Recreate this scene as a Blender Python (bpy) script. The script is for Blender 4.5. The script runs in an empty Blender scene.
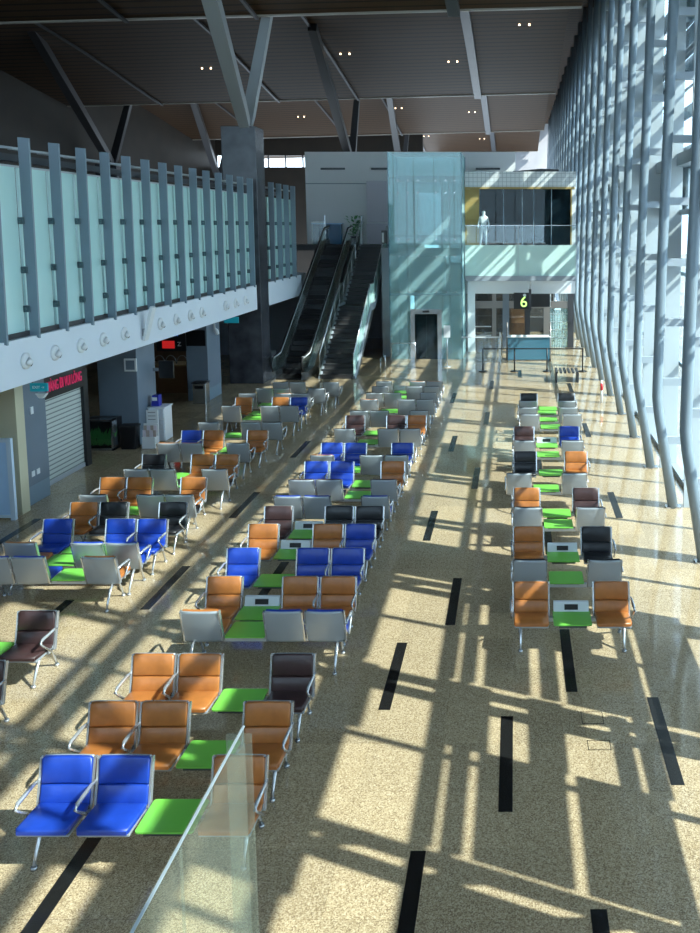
import bpy, bmesh, math, random
from mathutils import Vector, Matrix
random.seed(7)
C = bpy.context.scene.collection
PI = math.pi

# ------------------------------------------------------------------ camera
cam_d = bpy.data.cameras.new('camera'); cam = bpy.data.objects.new('camera', cam_d); C.objects.link(cam)
cam.location = (0, 0, 6.1); cam.rotation_euler = (math.radians(90 - 6.5), 0, 0)
cam_d.sensor_fit = 'VERTICAL'; cam_d.sensor_height = 24.0; cam_d.lens = 850 / 933 * 24.0
cam_d.shift_x = -165 / 933; cam_d.shift_y = -143.5 / 933
cam_d.clip_start = 0.05; cam_d.clip_end = 500
bpy.context.scene.camera = cam

# ------------------------------------------------------------------ light
w = bpy.data.worlds.new('sky'); bpy.context.scene.world = w; w.use_nodes = True
nt = w.node_tree; bg = nt.nodes['Background']
sky = nt.nodes.new('ShaderNodeTexSky'); sky.sky_type = 'HOSEK_WILKIE'
sky.sun_direction = Vector((1, -.4, 1)).normalized(); sky.turbidity = 3.0; sky.ground_albedo = .4
mixn = nt.nodes.new('ShaderNodeMix'); mixn.data_type = 'RGBA'; mixn.inputs[0].default_value = .75
nt.links.new(sky.outputs[0], mixn.inputs[6]); mixn.inputs[7].default_value = (.73, .87, 1.0, 1)
nt.links.new(mixn.outputs[2], bg.inputs[0]); bg.inputs[1].default_value = 5.0
sd = bpy.data.lights.new('sun', 'SUN'); sun = bpy.data.objects.new('sun', sd); C.objects.link(sun)
sd.energy = 17.5; sd.angle = math.radians(.55); sd.color = (1.0, .93, .80)
sun.location = (30, -12, 30)
sun.rotation_euler = Vector((-1, .4, -1.0)).to_track_quat('-Z', 'Y').to_euler()
vs = bpy.context.scene.view_settings
vs.view_transform = 'Standard'; vs.look = 'None'; vs.gamma = 1; vs.exposure = .08; vs.use_curve_mapping = False

# ------------------------------------------------------------------ materials
M = {}
def mat(name, col, rough=.5, metal=0.0, spec=.5, emit=None, estr=0):
    m = bpy.data.materials.new(name); m.use_nodes = True
    b = m.node_tree.nodes['Principled BSDF']
    b.inputs['Base Color'].default_value = (*col, 1); b.inputs['Roughness'].default_value = rough
    b.inputs['Metallic'].default_value = metal; b.inputs['Specular IOR Level'].default_value = spec
    if emit: b.inputs['Emission Color'].default_value = (*emit, 1); b.inputs['Emission Strength'].default_value = estr
    M[name] = m; return m
def noisy(name, c1, c2, scale, rough=.5, metal=0.0, spec=.5, bump=0.0, detail=3):
    m = mat(name, c1, rough, metal, spec); t = m.node_tree; b = t.nodes['Principled BSDF']
    tc = t.nodes.new('ShaderNodeTexCoord'); n = t.nodes.new('ShaderNodeTexNoise')
    n.inputs['Scale'].default_value = scale; n.inputs['Detail'].default_value = detail
    r = t.nodes.new('ShaderNodeValToRGB'); r.color_ramp.elements[0].color = (*c1, 1); r.color_ramp.elements[1].color = (*c2, 1)
    r.color_ramp.elements[0].position = .35; r.color_ramp.elements[1].position = .65
    t.links.new(tc.outputs['Object'], n.inputs['Vector']); t.links.new(n.outputs[0], r.inputs[0]); t.links.new(r.outputs[0], b.inputs['Base Color'])
    if bump:
        bp = t.nodes.new('ShaderNodeBump'); bp.inputs['Strength'].default_value = bump; bp.inputs['Distance'].default_value = .01
        t.links.new(n.outputs[0], bp.inputs['Height']); t.links.new(bp.outputs[0], b.inputs['Normal'])
    return m
def glass(name, tint, refl=.12, body=0.0, bodycol=(.5, .8, .8), rough=.0):
    m = bpy.data.materials.new(name); m.use_nodes = True; t = m.node_tree; t.nodes.clear()
    out = t.nodes.new('ShaderNodeOutputMaterial'); tr = t.nodes.new('ShaderNodeBsdfTransparent'); tr.inputs[0].default_value = (*tint, 1)
    gl = t.nodes.new('ShaderNodeBsdfGlossy'); gl.inputs['Roughness'].default_value = rough
    fr = t.nodes.new('ShaderNodeLayerWeight'); fr.inputs[0].default_value = .35
    mp = t.nodes.new('ShaderNodeMath'); mp.operation = 'MULTIPLY_ADD'; mp.inputs[1].default_value = refl * 3; mp.inputs[2].default_value = refl * .4; mp.use_clamp = True
    t.links.new(fr.outputs['Fresnel'], mp.inputs[0])
    mx = t.nodes.new('ShaderNodeMixShader'); t.links.new(mp.outputs[0], mx.inputs[0])
    t.links.new(tr.outputs[0], mx.inputs[1]); t.links.new(gl.outputs[0], mx.inputs[2]); last = mx
    if body:
        df = t.nodes.new('ShaderNodeBsdfDiffuse'); df.inputs[0].default_value = (*bodycol, 1)
        m2 = t.nodes.new('ShaderNodeMixShader'); m2.inputs[0].default_value = body
        t.links.new(mx.outputs[0], m2.inputs[1]); t.links.new(df.outputs[0], m2.inputs[2]); last = m2
    t.links.new(last.outputs[0], out.inputs[0]); M[name] = m; return m

def floor_mat():
    m = mat('terrazzo', (.5, .4, .28), .13, 0, .55); t = m.node_tree; b = t.nodes['Principled BSDF']; L = t.links
    tc = t.nodes.new('ShaderNodeTexCoord')
    v = t.nodes.new('ShaderNodeTexVoronoi'); v.inputs['Scale'].default_value = 95; L.new(tc.outputs['Object'], v.inputs['Vector'])
    sp = t.nodes.new('ShaderNodeSeparateColor'); L.new(v.outputs['Color'], sp.inputs[0])
    r = t.nodes.new('ShaderNodeValToRGB'); cr = r.color_ramp; cr.interpolation = 'LINEAR'
    cr.elements[0].color = (.22, .155, .095, 1); cr.elements[0].position = 0
    cr.elements[1].color = (.62, .50, .345, 1); cr.elements[1].position = 1
    e = cr.elements.new(.28); e.color = (.34, .25, .15, 1); e = cr.elements.new(.7); e.color = (.49, .375, .235, 1)
    L.new(sp.outputs[0], r.inputs[0])
    br = t.nodes.new('ShaderNodeTexBrick'); br.offset = 0; br.inputs['Scale'].default_value = 1
    br.inputs['Color1'].default_value = (.86, .86, .86, 1); br.inputs['Color2'].default_value = (1.08, 1.07, 1.05, 1); br.inputs['Mortar'].default_value = (.78, .76, .72, 1)
    br.inputs['Mortar Size'].default_value = .004; br.inputs['Brick Width'].default_value = .86; br.inputs['Row Height'].default_value = .86
    L.new(tc.outputs['Object'], br.inputs['Vector'])
    n = t.nodes.new('ShaderNodeTexNoise'); n.inputs['Scale'].default_value = .5; n.inputs['Detail'].default_value = 4; L.new(tc.outputs['Object'], n.inputs['Vector'])
    mm = t.nodes.new('ShaderNodeMix'); mm.data_type = 'RGBA'; mm.blend_type = 'MULTIPLY'; mm.inputs[0].default_value = 1
    L.new(r.outputs[0], mm.inputs[6]); L.new(br.outputs[0], mm.inputs[7])
    L.new(mm.outputs[2], b.inputs['Base Color'])
    mr = t.nodes.new('ShaderNodeMapRange'); mr.inputs[3].default_value = .03; mr.inputs[4].default_value = .11
    L.new(n.outputs[0], mr.inputs[0]); L.new(mr.outputs[0], b.inputs['Roughness'])
    return m
floor_mat()
def striped(name, c1, c2, axis, freq, rough, metal=0, width=.15, bump=.3):
    """thin dark grooves every 1/freq metres along an axis of the object"""
    m = mat(name, c1, rough, metal); t = m.node_tree; b = t.nodes['Principled BSDF']; L = t.links
    tc = t.nodes.new('ShaderNodeTexCoord'); s = t.nodes.new('ShaderNodeSeparateXYZ'); L.new(tc.outputs['Object'], s.inputs[0])
    a = t.nodes.new('ShaderNodeMath'); a.operation = 'MULTIPLY'; a.inputs[1].default_value = freq; L.new(s.outputs[axis], a.inputs[0])
    f = t.nodes.new('ShaderNodeMath'); f.operation = 'FRACT'; L.new(a.outputs[0], f.inputs[0])
    g = t.nodes.new('ShaderNodeMath'); g.operation = 'LESS_THAN'; g.inputs[1].default_value = width; L.new(f.outputs[0], g.inputs[0])
    x = t.nodes.new('ShaderNodeMix'); x.data_type = 'RGBA'; x.inputs[6].default_value = (*c1, 1); x.inputs[7].default_value = (*c2, 1)
    L.new(g.outputs[0], x.inputs[0]); L.new(x.outputs[2], b.inputs['Base Color'])
    if bump:
        bp = t.nodes.new('ShaderNodeBump'); bp.inputs['Strength'].default_value = bump; bp.inputs['Distance'].default_value = .02; bp.invert = True
        L.new(g.outputs[0], bp.inputs['Height']); L.new(bp.outputs[0], b.inputs['Normal'])
    return m
striped('roof_slats', (.046, .024, .011), (.008, .004, .003), 1, 1.9, .6, 0, .24, .4); M['roof_slats'].node_tree.nodes['Principled BSDF'].inputs['Specular IOR Level'].default_value = .12
striped('shutter', (.62, .66, .62), (.25, .28, .27), 2, 9, .45, .2, .28, .5)
striped('tread', (.016, .016, .018), (.06, .06, .065), 1, 25, .5, .4, .4, .2)
def tiled(name, c1, c2, w_, h_, mort, rough=.4, rot=True):
    m = mat(name, c1, rough); t = m.node_tree; b = t.nodes['Principled BSDF']; L = t.links
    tc = t.nodes.new('ShaderNodeTexCoord'); mp = t.nodes.new('ShaderNodeMapping'); L.new(tc.outputs['Object'], mp.inputs[0])
    if rot: mp.inputs['Rotation'].default_value = (PI / 2, 0, 0)
    br = t.nodes.new('ShaderNodeTexBrick'); br.offset = 0; br.inputs['Scale'].default_value = 1
    br.inputs['Color1'].default_value = (*c1, 1); br.inputs['Color2'].default_value = (*c1, 1); br.inputs['Mortar'].default_value = (*c2, 1)
    br.inputs['Mortar Size'].default_value = mort; br.inputs['Brick Width'].default_value = w_; br.inputs['Row Height'].default_value = h_
    L.new(mp.outputs[0], br.inputs['Vector']); L.new(br.outputs[0], b.inputs['Base Color']); return m
tiled('white_tile', (.72, .74, .74), (.42, .44, .45), .2, .2, .012)
noisy('stone', (.034, .036, .045), (.075, .078, .092), 1.6, .25, 0, .5, 0, 6)
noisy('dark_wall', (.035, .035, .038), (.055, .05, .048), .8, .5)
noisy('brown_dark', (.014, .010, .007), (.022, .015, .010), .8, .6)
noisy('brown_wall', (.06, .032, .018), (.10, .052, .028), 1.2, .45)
noisy('white_wall', (.88, .87, .86), (.91, .90, .89), .6, .5)
noisy('fascia_white', (.74, .80, .88), (.78, .83, .90), .7, .4)
noisy('grey_panel', (.27, .30, .34), (.31, .34, .38), .6, .45)
noisy('column_blue', (.15, .19, .24), (.18, .22, .27), .8, .4)
noisy('concrete', (.42, .42, .40), (.50, .50, .48), .3, .8)
noisy('asphalt_apron', (.22, .22, .215), (.28, .28, .27), .05, .9)
for n_, c_ in {'orange': (.37, .13, .032), 'blue': (.010, .045, .33), 'brown': (.045, .022, .022), 'black': (.012, .012, .015)}.items():
    noisy('leather_' + n_, c_, tuple(v * 1.18 for v in c_), 9, .38, 0, .5, .08)
mat('alu', (.52, .54, .57), .34, .35)
mat('shell', (.35, .38, .41), .36, .25)
mat('arm_metal', (.62, .63, .65), .25, .7)
mat('green', (.17, .52, .07), .35)
mat('green_edge', (.05, .30, .02), .4)
mat('box_white', (.62, .65, .68), .4)
mat('plastic_black', (.01, .01, .012), .35)
mat('rubber', (.015, .015, .016), .6)
mat('stripe', (.012, .012, .012), .22)
mat('pipe_grey', (.22, .275, .32), .38, .1)
mat('fin_grey', (.46, .51, .54), .45)
mat('arm_grey', (.38, .43, .48), .45)
mat('transom_grey', (.30, .36, .42), .45)
mat('ext_panel', (.36, .42, .48), .5)
mat('beam_grey', (.045, .048, .056), .45, .2)
mat('tree_grey', (.34, .37, .40), .4, .2)
mat('tree_dark', (.035, .035, .04), .4, .2)
mat('lip', (.34, .31, .27), .35, .2)  # pale colour stands in for daylight catching the roof lips
mat('slate_fin', (.20, .27, .33), .4)
mat('clamp_metal', (.10, .16, .18), .35, .5)
mat('steel', (.45, .46, .47), .22, .8)
mat('steel_brown', (.26, .24, .23), .3, .5)
mat('white', (.78, .80, .82), .4)
mat('beige', (.62, .57, .40), .5)
mat('sheet_blue', (.46, .68, .95), .4)
mat('frame_pale', (.60, .72, .85), .4)
mat('sign_black', (.008, .009, .011), .3)
mat('sign_pink', (.62, .03, .12), .5, emit=(.8, .04, .16), estr=.25)
mat('sign_teal', (.01, .25, .33), .4, emit=(.01, .3, .4), estr=.25)
mat('sign_red', (.5, .02, .02), .4, emit=(1, .03, .03), estr=.35)
mat('screen_blue', (.02, .15, .5), .4, emit=(.03, .25, .9), estr=.8)
mat('glow_green', (.5, .9, .2), .4, emit=(.55, 1, .22), estr=1.6)
mat('lamp_glow', (1, .8, .6), .4, emit=(1, .72, .45), estr=6)
mat('desk_teal', (.06, .17, .24), .12)
mat('ochre', (.42, .30, .10), .5)
mat('mannequin', (.62, .70, .72), .4)
mat('leaf', (.07, .28, .07), .6)
mat('soil', (.08, .05, .03), .9)
mat('navy', (.02, .03, .35), .4)
mat('pinkwhite', (.75, .68, .75), .4)
mat('board_pink', (.60, .56, .62), .3)
mat('counter_blue', (.02, .12, .26), .3)
mat('paper', (.50, .40, .36), .6)
mat('wood', (.22, .11, .05), .4)
mat('red', (.6, .02, .03), .4)
mat('pale_wood', (.42, .28, .14), .45)
glass('glass_clear', (.93, .97, .98), .10)
glass('glass_facade', (.84, .93, .97), .10)
glass('glass_teal', (.78, .93, .94), .12, .26, (.62, .90, .93))
glass('glass_mint', (.82, .95, .92), .10, .75, (.72, .93, .88))
glass('glass_green', (.82, .95, .92), .10, .35, (.66, .92, .87))
glass('glass_dark', (.14, .24, .27), .05, .12, (.05, .09, .11))
glass('glass_rail', (.93, .96, .94), .05, .03, (.6, .72, .66))
glass('glass_gallery', (.90, .93, .90), .035, .05, (.7, .72, .62))
def frosted():
    m = mat('glass_frosted', (.30, .60, .60), .12, 0, .6); b = m.node_tree.nodes['Principled BSDF']; t = m.node_tree
    tc = t.nodes.new('ShaderNodeTexCoord'); n = t.nodes.new('ShaderNodeTexNoise'); n.inputs['Scale'].default_value = .9
    r = t.nodes.new('ShaderNodeValToRGB'); r.color_ramp.elements[0].color = (.50, .80, .79, 1); r.color_ramp.elements[1].color = (.66, .90, .87, 1)
    t.links.new(tc.outputs['Object'], n.inputs[0]); t.links.new(n.outputs[0], r.inputs[0]); t.links.new(r.outputs[0], b.inputs['Base Color'])
frosted()

# ------------------------------------------------------------------ mesh helpers
def bx(bm, x0, x1, y0, y1, z0, z1, mi=0):
    r = bmesh.ops.create_cube(bm, size=1)
    for v in r['verts']:
        v.co = Vector((x0 + (v.co.x + .5) * (x1 - x0), y0 + (v.co.y + .5) * (y1 - y0), z0 + (v.co.z + .5) * (z1 - z0)))
    fs = {f for v in r['verts'] for f in v.link_faces}
    for f in fs: f.material_index = mi
    return r['verts']
def tube(bm, pts, r, n=8, cap=True, mi=0):
    pts = [Vector(p) for p in pts]; rings = []
    rr = r if isinstance(r, (list, tuple)) else [r] * len(pts)
    for i, p in enumerate(pts):
        if i == 0: d = (pts[1] - p).normalized()
        elif i == len(pts) - 1: d = (p - pts[-2]).normalized()
        else: d = ((pts[i + 1] - p).normalized() + (p - pts[i - 1]).normalized()).normalized()
        a = Vector((0, 1, 0)) if abs(d.y) < .8 else Vector((1, 0, 0))
        u = d.cross(a).normalized(); v = d.cross(u).normalized()
        rings.append([bm.verts.new(p + rr[i] * (math.cos(2 * PI * k / n) * u + math.sin(2 * PI * k / n) * v)) for k in range(n)])
    for a, b in zip(rings, rings[1:]):
        for k in range(n):
            f = bm.faces.new((a[k], a[(k + 1) % n], b[(k + 1) % n], b[k])); f.smooth = True; f.material_index = mi
    if cap:
        bm.faces.new(rings[0]).material_index = mi; bm.faces.new(rings[-1]).material_index = mi
def bar(bm, p0, p1, w_, h_, mi=0):
    """rectangular bar between two points, w_ across, h_ in the other direction"""
    p0 = Vector(p0); p1 = Vector(p1); d = (p1 - p0).normalized()
    a = Vector((0, 0, 1)) if abs(d.z) < .9 else Vector((0, 1, 0))
    u = d.cross(a).normalized() * w_ / 2; v = d.cross(u).normalized() * h_ / 2
    vv = [bm.verts.new(p + s * u + t * v) for p in (p0, p1) for s, t in ((-1, -1), (1, -1), (1, 1), (-1, 1))]
    for q in ((0, 1, 2, 3), (7, 6, 5, 4), (0, 4, 5, 1), (1, 5, 6, 2), (2, 6, 7, 3), (3, 7, 4, 0)):
        bm.faces.new([vv[i] for i in q]).material_index = mi
def prism(bm, poly, x0, x1, axis='x', mi=0):
    """extrude a 2D outline; axis x: outline is (y,z); axis y: (x,z); axis z: (x,y)"""
    def P(a, b, c):
        return {'x': (c, a, b), 'y': (a, c, b), 'z': (a, b, c)}[axis]
    A = [bm.verts.new(P(a, b, x0)) for a, b in poly]; B = [bm.verts.new(P(a, b, x1)) for a, b in poly]
    n = len(poly); fs = [bm.faces.new(A), bm.faces.new(B)]
    for i in range(n): fs.append(bm.faces.new((A[i], A[(i + 1) % n], B[(i + 1) % n], B[i])))
    for f in fs: f.material_index = mi
def mesh(name, bm, mats, bevel=0, smooth=False):
    bmesh.ops.recalc_face_normals(bm, faces=bm.faces)
    if bevel:
        es = [e for e in bm.edges if len(e.link_faces) == 2 and e.calc_face_angle(0) > .6]
        bmesh.ops.bevel(bm, geom=es, offset=bevel, segments=2, affect='EDGES', profile=.6)
    me = bpy.data.meshes.new(name); bm.to_mesh(me); bm.free()
    for m_ in (mats if isinstance(mats, list) else [mats]): me.materials.append(M[m_])
    if smooth:
        for p in me.polygons: p.use_smooth = True
    return me
def link(name, me, parent=None, loc=(0, 0, 0)):
    o = bpy.data.objects.new(name, me); C.objects.link(o); o.location = loc
    if parent: o.parent = parent
    return o
def obj(name, bm, mats, parent=None, bevel=0, smooth=False, loc=(0, 0, 0)):
    return link(name, mesh(name, bm, mats, bevel, smooth), parent, loc)
def box(name, dims, m_, parent=None, bevel=0):
    bm = bmesh.new(); bx(bm, *dims); return obj(name, bm, m_, parent, bevel)
def tag(o, label=None, cat=None, group=None, kind=None):
    if label: o['label'] = label
    if cat: o['category'] = cat
    if group: o['group'] = group
    if kind: o['kind'] = kind
    return o
def thing(name, label, cat, loc=(0, 0, 0), rz=0, group=None):
    o = bpy.data.objects.new(name, None); C.objects.link(o); o.location = loc; o.rotation_euler = (0, 0, rz)
    o.empty_display_size = .2
    return tag(o, label, cat, group)
def struct(o): o['kind'] = 'structure'; return o
def text_mesh(s, size, m_, depth=.01):
    cu = bpy.data.curves.new('txt', 'FONT'); cu.body = s; cu.size = size; cu.extrude = depth; cu.align_x = 'CENTER'; cu.align_y = 'CENTER'
    t = bpy.data.objects.new('txt', cu); C.objects.link(t); bpy.context.view_layer.update()
    me = bpy.data.meshes.new_from_object(t.evaluated_get(bpy.context.evaluated_depsgraph_get()))
    bpy.data.objects.remove(t); bpy.data.curves.remove(cu)
    me.materials.clear(); me.materials.append(M[m_]); return me

# ------------------------------------------------------------------ setting: floor, ground, roof, walls
XL, XG = -10.0, 4.15            # glazed screen plane on the left, glass facade plane on the right
struct(box('floor', (-26, XG, -7, 62, -.3, 0), 'terrazzo'))
g = struct(box('ground', (XG + .02, 160, -90, 200, -.9, -.35), 'asphalt_apron'))
strips = [(-.95, 5.96), (-.10, 8.27), (.75, 10.58), (.75, 5.24), (1.79, 8.70), (-1.66, 10.16), (-1.0, 12.47), (-1.73, 16.0),
          (-4.22, 6.14), (-5.93, 13.0), (-.95, 19.3), (-1.75, 22.6), (-.9, 25.8), (-4.2, 13.2), (-5.95, 17.3), (-5.9, 22.0), (2.2, 17.3), (2.15, 24.2),
          (-8.45, 9.5), (-10.0, 15.5), (-9.0, 22.2), (-8.4, 27.5), (.65, 15.3), (-.9, 31.5), (-2.2, 29.0), (2.1, 31.0), (.2, 34.0), (.62, 20.5), (-7.3, 11.6)]
for i, (x, y) in enumerate(strips):
    struct(box('trim_%d' % (i + 1), (x - .075, x + .075, y, y + 1.75, -.02, .004), 'stripe'))

for i, (x0, x1, y0, y1) in enumerate(((.83, 1.10, 9.86, 10.12), (.86, 1.13, 9.33, 9.52))):
    bm = bmesh.new(); e = .006
    for d in ((x0, x1, y0, y0 + e), (x0, x1, y1 - e, y1), (x0, x0 + e, y0, y1), (x1 - e, x1, y0, y1)): bx(bm, *d, -.02, .003)
    struct(obj('trim_%d' % (40 + i), bm, 'stripe'))
# roof: curved bays with a lip between them
BX0, BX1 = -26.0, 2.35
bounds = [-7.5, 11.7, 31.0, 50.5, 69.8, 89]
ceil = struct(thing('ceiling', None, None))
for b0, b1 in zip(bounds, bounds[1:]):
    bm = bmesh.new(); prof = []
    for i in range(15):
        t = i / 14; y = b0 + (b1 - b0) * t
        prof.append((y, 13.35 + 1.9 * math.cos(t * PI / 2) ** 1.1 * (1 - .12 * t) + .12 * math.sin(t * PI)))
    for (ya, za), (yb, zb) in zip(prof, prof[1:]):
        q = [bm.verts.new(v) for v in ((BX0, ya, za - .3), (BX1, ya, za + .45), (BX1, yb, zb + .45), (BX0, yb, zb - .3))]
        bm.faces.new(q)
        q = [bm.verts.new(v) for v in ((BX0, ya, za + .1), (BX1, ya, za + .75), (BX1, yb, zb + .75), (BX0, yb, zb + .1))]
        bm.faces.new(q)
    bmesh.ops.remove_doubles(bm, verts=bm.verts, dist=.001)
    p = obj('roof_panel', bm, 'roof_slats', ceil, smooth=True)
    bm = bmesh.new(); zl = prof[-1][1]
    prism(bm, [(BX0, zl - .36), (BX1, zl + .39), (BX1, zl + .62), (BX0, zl - .08)], b1 - .03, b1 + .1, 'y')
    obj('roof_lip', bm, 'lip', ceil)
    for xb in (-2.15, -9.1, -13.7, -20.5):
        bm = bmesh.new(); wz = .16
        for (ya, za), (yb, zb) in zip(prof, prof[1:]):
            s = -.3 + .75 * (xb - BX0) / (BX1 - BX0)
            bar(bm, (xb, ya, za + s - .12), (xb, yb + .02, zb + s - .12), .42 if xb > -3 else .12, .26 if xb > -3 else .08)
        obj('roof_beam', bm, 'beam_grey', ceil)
    # pairs of small downlights
    for (xx, tt) in ((-6.5, .3), (-8.6, .62), (.2, .45), (-3.4, .7), (-16, .7)):
        k = tt * 14; i0 = int(k); y = prof[i0][0] + (k - i0) * (prof[i0 + 1][0] - prof[i0][0]); z = prof[i0][1] + (k - i0) * (prof[i0 + 1][1] - prof[i0][1]) - .3 + .75 * (xx - BX0) / (BX1 - BX0)
        for dx in (0, .45):
            bm = bmesh.new(); tube(bm, [(xx + dx, y, z - .06), (xx + dx, y, z + .02)], .04, 8)
            obj('downlight', bm, 'lamp_glow', ceil)
struct(box('trim_30', (-27, 4.4, -8, 90, 16.6, 16.9), 'roof_slats')); struct(box('wall_end_far', (-8, XG, 89.5, 90, 0, 16.6), 'grey_panel'))
struct(box('wall_back', (-26, XG, -7.4, -7, 0, 4.4), 'white_wall'))
wb = struct(thing('fill_glazing', None, None)); box('glass_pane', (-26, XG, -7.2, -7.18, 4.4, 16.6), 'glass_facade', wb)  # unseen glazing behind the camera, added to let in frontal fill light
for i in range(16): box('mullion', (-26 + i * 2 - .04, -25.96 + i * 2, -7.3, -7.1, 4.4, 16.6), 'fin_grey', wb)
struct(box('wall_far', (-26, -8, 75, 75.4, 0, 11.2), 'brown_dark')); struct(box('wall_far_upper', (-26, -8, 75, 75.4, 12.2, 16.6), 'brown_dark'))
wf = struct(thing('window_2', None, None))
for i in range(13):
    box('mullion', (-26 + i * 1.5, -25.9 + i * 1.5, 75, 75.2, 11.2, 12.2), 'beam_grey', wf)
struct(box('wall_left', (-27, -26, -7, 75, 0, 16.6), 'brown_dark'))
# mezzanine slab on the left, with the pale fascia
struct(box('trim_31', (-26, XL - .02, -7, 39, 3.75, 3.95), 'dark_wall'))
fas = struct(thing('trim_32', None, None))
bm = bmesh.new(); prism(bm, [(XL, 2.93), (XL + .12, 2.93), (XL + .12, 3.86), (XL, 3.86)], -7, 32.45, 'y'); obj('fascia_panel', bm, 'fascia_white', fas)
bm = bmesh.new(); prism(bm, [(XL, 2.93), (XL + .12, 2.93), (XL + .12, 3.86), (XL, 3.86)], 34.0, 39.3, 'y'); obj('fascia_panel', bm, 'fascia_white', fas)
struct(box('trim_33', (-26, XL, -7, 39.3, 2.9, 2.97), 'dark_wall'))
# lower left shop wall zone
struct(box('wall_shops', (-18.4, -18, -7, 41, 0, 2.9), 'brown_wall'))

# ------------------------------------------------------------------ facade on the right
PITCH = 3.07
fac = range(-8, 23)
def pipe_mesh():
    bm = bmesh.new()
    tube(bm, [(3.45, 0, 0), (3.10, 0, 2.1), (3.06, 0, 2.45), (3.10, 0, 5), (3.24, 0, 10.5), (3.30, 0, 12.8), (3.42, 0, 17.6)], .11, 14)
    return mesh('pipe', bm, 'pipe_grey')
pm = pipe_mesh()
bm = bmesh.new(); bx(bm, 3.68, 4.10, -.03, .03, 0, 17.5); plm = mesh('fin_plate', bm, 'fin_grey')
bm = bmesh.new(); bx(bm, 3.28, 3.62, -.09, .09, 0, .03); bx(bm, 3.40, 3.5, -.05, .05, .03, .16); ftm = mesh('base_plate', bm, 'steel')
def px_at(z):
    P = [(3.45, 0), (3.10, 2.1), (3.06, 2.45), (3.10, 5), (3.24, 10.5), (3.30, 12.8), (3.42, 17.6)]
    for (a, za), (b, zb) in zip(P, P[1:]):
        if za <= z <= zb: return a + (b - a) * (z - za) / (zb - za)
arms = []
for i in range(11):
    z = 1.5 + 1.28 * i
    bm = bmesh.new(); bx(bm, px_at(z), 3.69, -.045, .045, z - .08, z + .08); arms.append(mesh('arm', bm, 'arm_grey'))
ordn = ['', 'first', 'second', 'third', 'fourth', 'fifth', 'sixth', 'seventh', 'eighth', 'ninth', 'tenth', 'eleventh', 'twelfth', 'thirteenth', 'fourteenth', 'fifteenth', 'sixteenth', 'seventeenth', 'eighteenth', 'nineteenth', 'twentieth']
for k in fac:
    Y = 18.0 + PITCH * k
    vis = k + 1  # k=-1 is the nearest whose upper part shows at the right edge
    if k < -1: lab = 'grey bent steel facade post out of frame beside the viewer'
    elif k == -1: lab = 'nearest grey bent steel facade post, cut off by the right edge of the photo'
    elif k < 8: lab = '%s grey bent steel facade post whose foot shows, counted from the front right' % ordn[k + 1]
    elif k < 19: lab = '%s grey facade post from the front right, far back' % ordn[k + 1]
    else: lab = 'remotest slender grey facade post beyond the gate building'
    t = thing('facade_post', lab, 'post', (0, Y, 0), 0, 'steel facade posts' if -1 <= k < 8 else ('far facade posts' if k >= 8 else 'near facade posts'))
    link('pipe', pm, t); link('fin_plate', plm, t); link('base_plate', ftm, t)
    for a in arms: link('arm', a, t)
win = struct(thing('window_1', None, None))
bm = bmesh.new(); bx(bm, XG - .012, XG, -7, 84, 0, 16.6); obj('glass_pane', bm, 'glass_facade', win)
for k in fac:
    Y = 18.0 + PITCH * k + PITCH / 2
    box('mullion', (4.02, 4.16, Y - .03, Y + .03, 0, 16.6), 'fin_grey', win)
for z0, z1, x0, x1 in [(0, .12, 3.95, 4.25), (2.60, 2.70, 4.15, 4.25), (5.12, 5.28, 4.2, 4.25), (4.86, 4.96, 4.2, 4.25), (7.55, 7.85, 3.95, 4.25), (10.2, 10.3, 4.1, 4.25), (9.75, 9.85, 4.2, 4.25), (12.8, 13.1, 3.95, 4.25), (6.38, 6.5, 4.05, 4.25)]:
    box('transom', (x0, x1, -7, 84, z0, z1), 'transom_grey', win)
# grey sun blockers added outside the glass, shaped to cast the floor's shade pattern; (y0,y1,z0,z1)
def yy(k): return 18.0 + PITCH * k
panels = [
    (7.4, 8.8, 4.62, 5.3), (7.4, 8.8, 3.7, 4.1), (7.4, 8.8, 2.92, 3.1), (7.4, 8.8, 2.6, 2.72), (4.3, 5.2, 2.9, 5.3), (7.3, 8.8, 6.2, 6.9),
    # half bays with slits that let thin sun strips through
    (5.72, 7.42, 5.12, 5.3), (5.72, 7.42, 4.82, 4.98), (5.72, 7.42, 3.74, 4.68), (5.72, 7.42, 2.86, 3.58),
    (8.86, 10.3, 5.12, 5.3), (8.86, 10.3, 4.84, 4.98), (8.86, 10.3, 4.1, 4.68), (8.86, 10.3, 3.72, 3.92), (8.86, 10.3, 2.86, 3.58), (8.86, 10.3, 2.6, 2.76), (8.86, 10.3, 1.55, 2.48),
    (10.3, 12.0, 5.1, 5.3), (10.3, 12.0, 4.85, 4.98), (10.3, 12.0, 3.2, 4.68), (10.3, 12.0, 2.6, 2.78), (10.3, 12.0, 1.75, 2.46),
    (11.9, 13.5, 5.3, 9.0), (11.9, 13.5, 3.0, 5.2),
    (8.9, 11.9, 6.4, 7.4), (4.6, 7.3, 6.35, 7.4), (11.9, 16.4, 6.4, 7.5), (-6, 3.2, 6.0, 7.4), (1.2, 4.4, 3.6, 4.7),
    (18.1, 21, 5.2, 6.3), (16.5, 18, 4.35, 4.8), (21.1, 24.1, 6.4, 7.5), (24.2, 27.2, 4.3, 4.9), (30.3, 33.3, 6.4, 7.4), (30, 60, 5.6, 6.15),
    (7.3, 13.4, 8.1, 8.8), (16.5, 19.5, 8.1, 8.8), (25.7, 28.8, 8.1, 8.8), (13.5, 22, 11.0, 11.6)]
for y0, y1, z0, z1 in panels:
    box('sun_block_panel', (4.25, 4.31, y0, y1, z0, z1), 'ext_panel', win)
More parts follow.
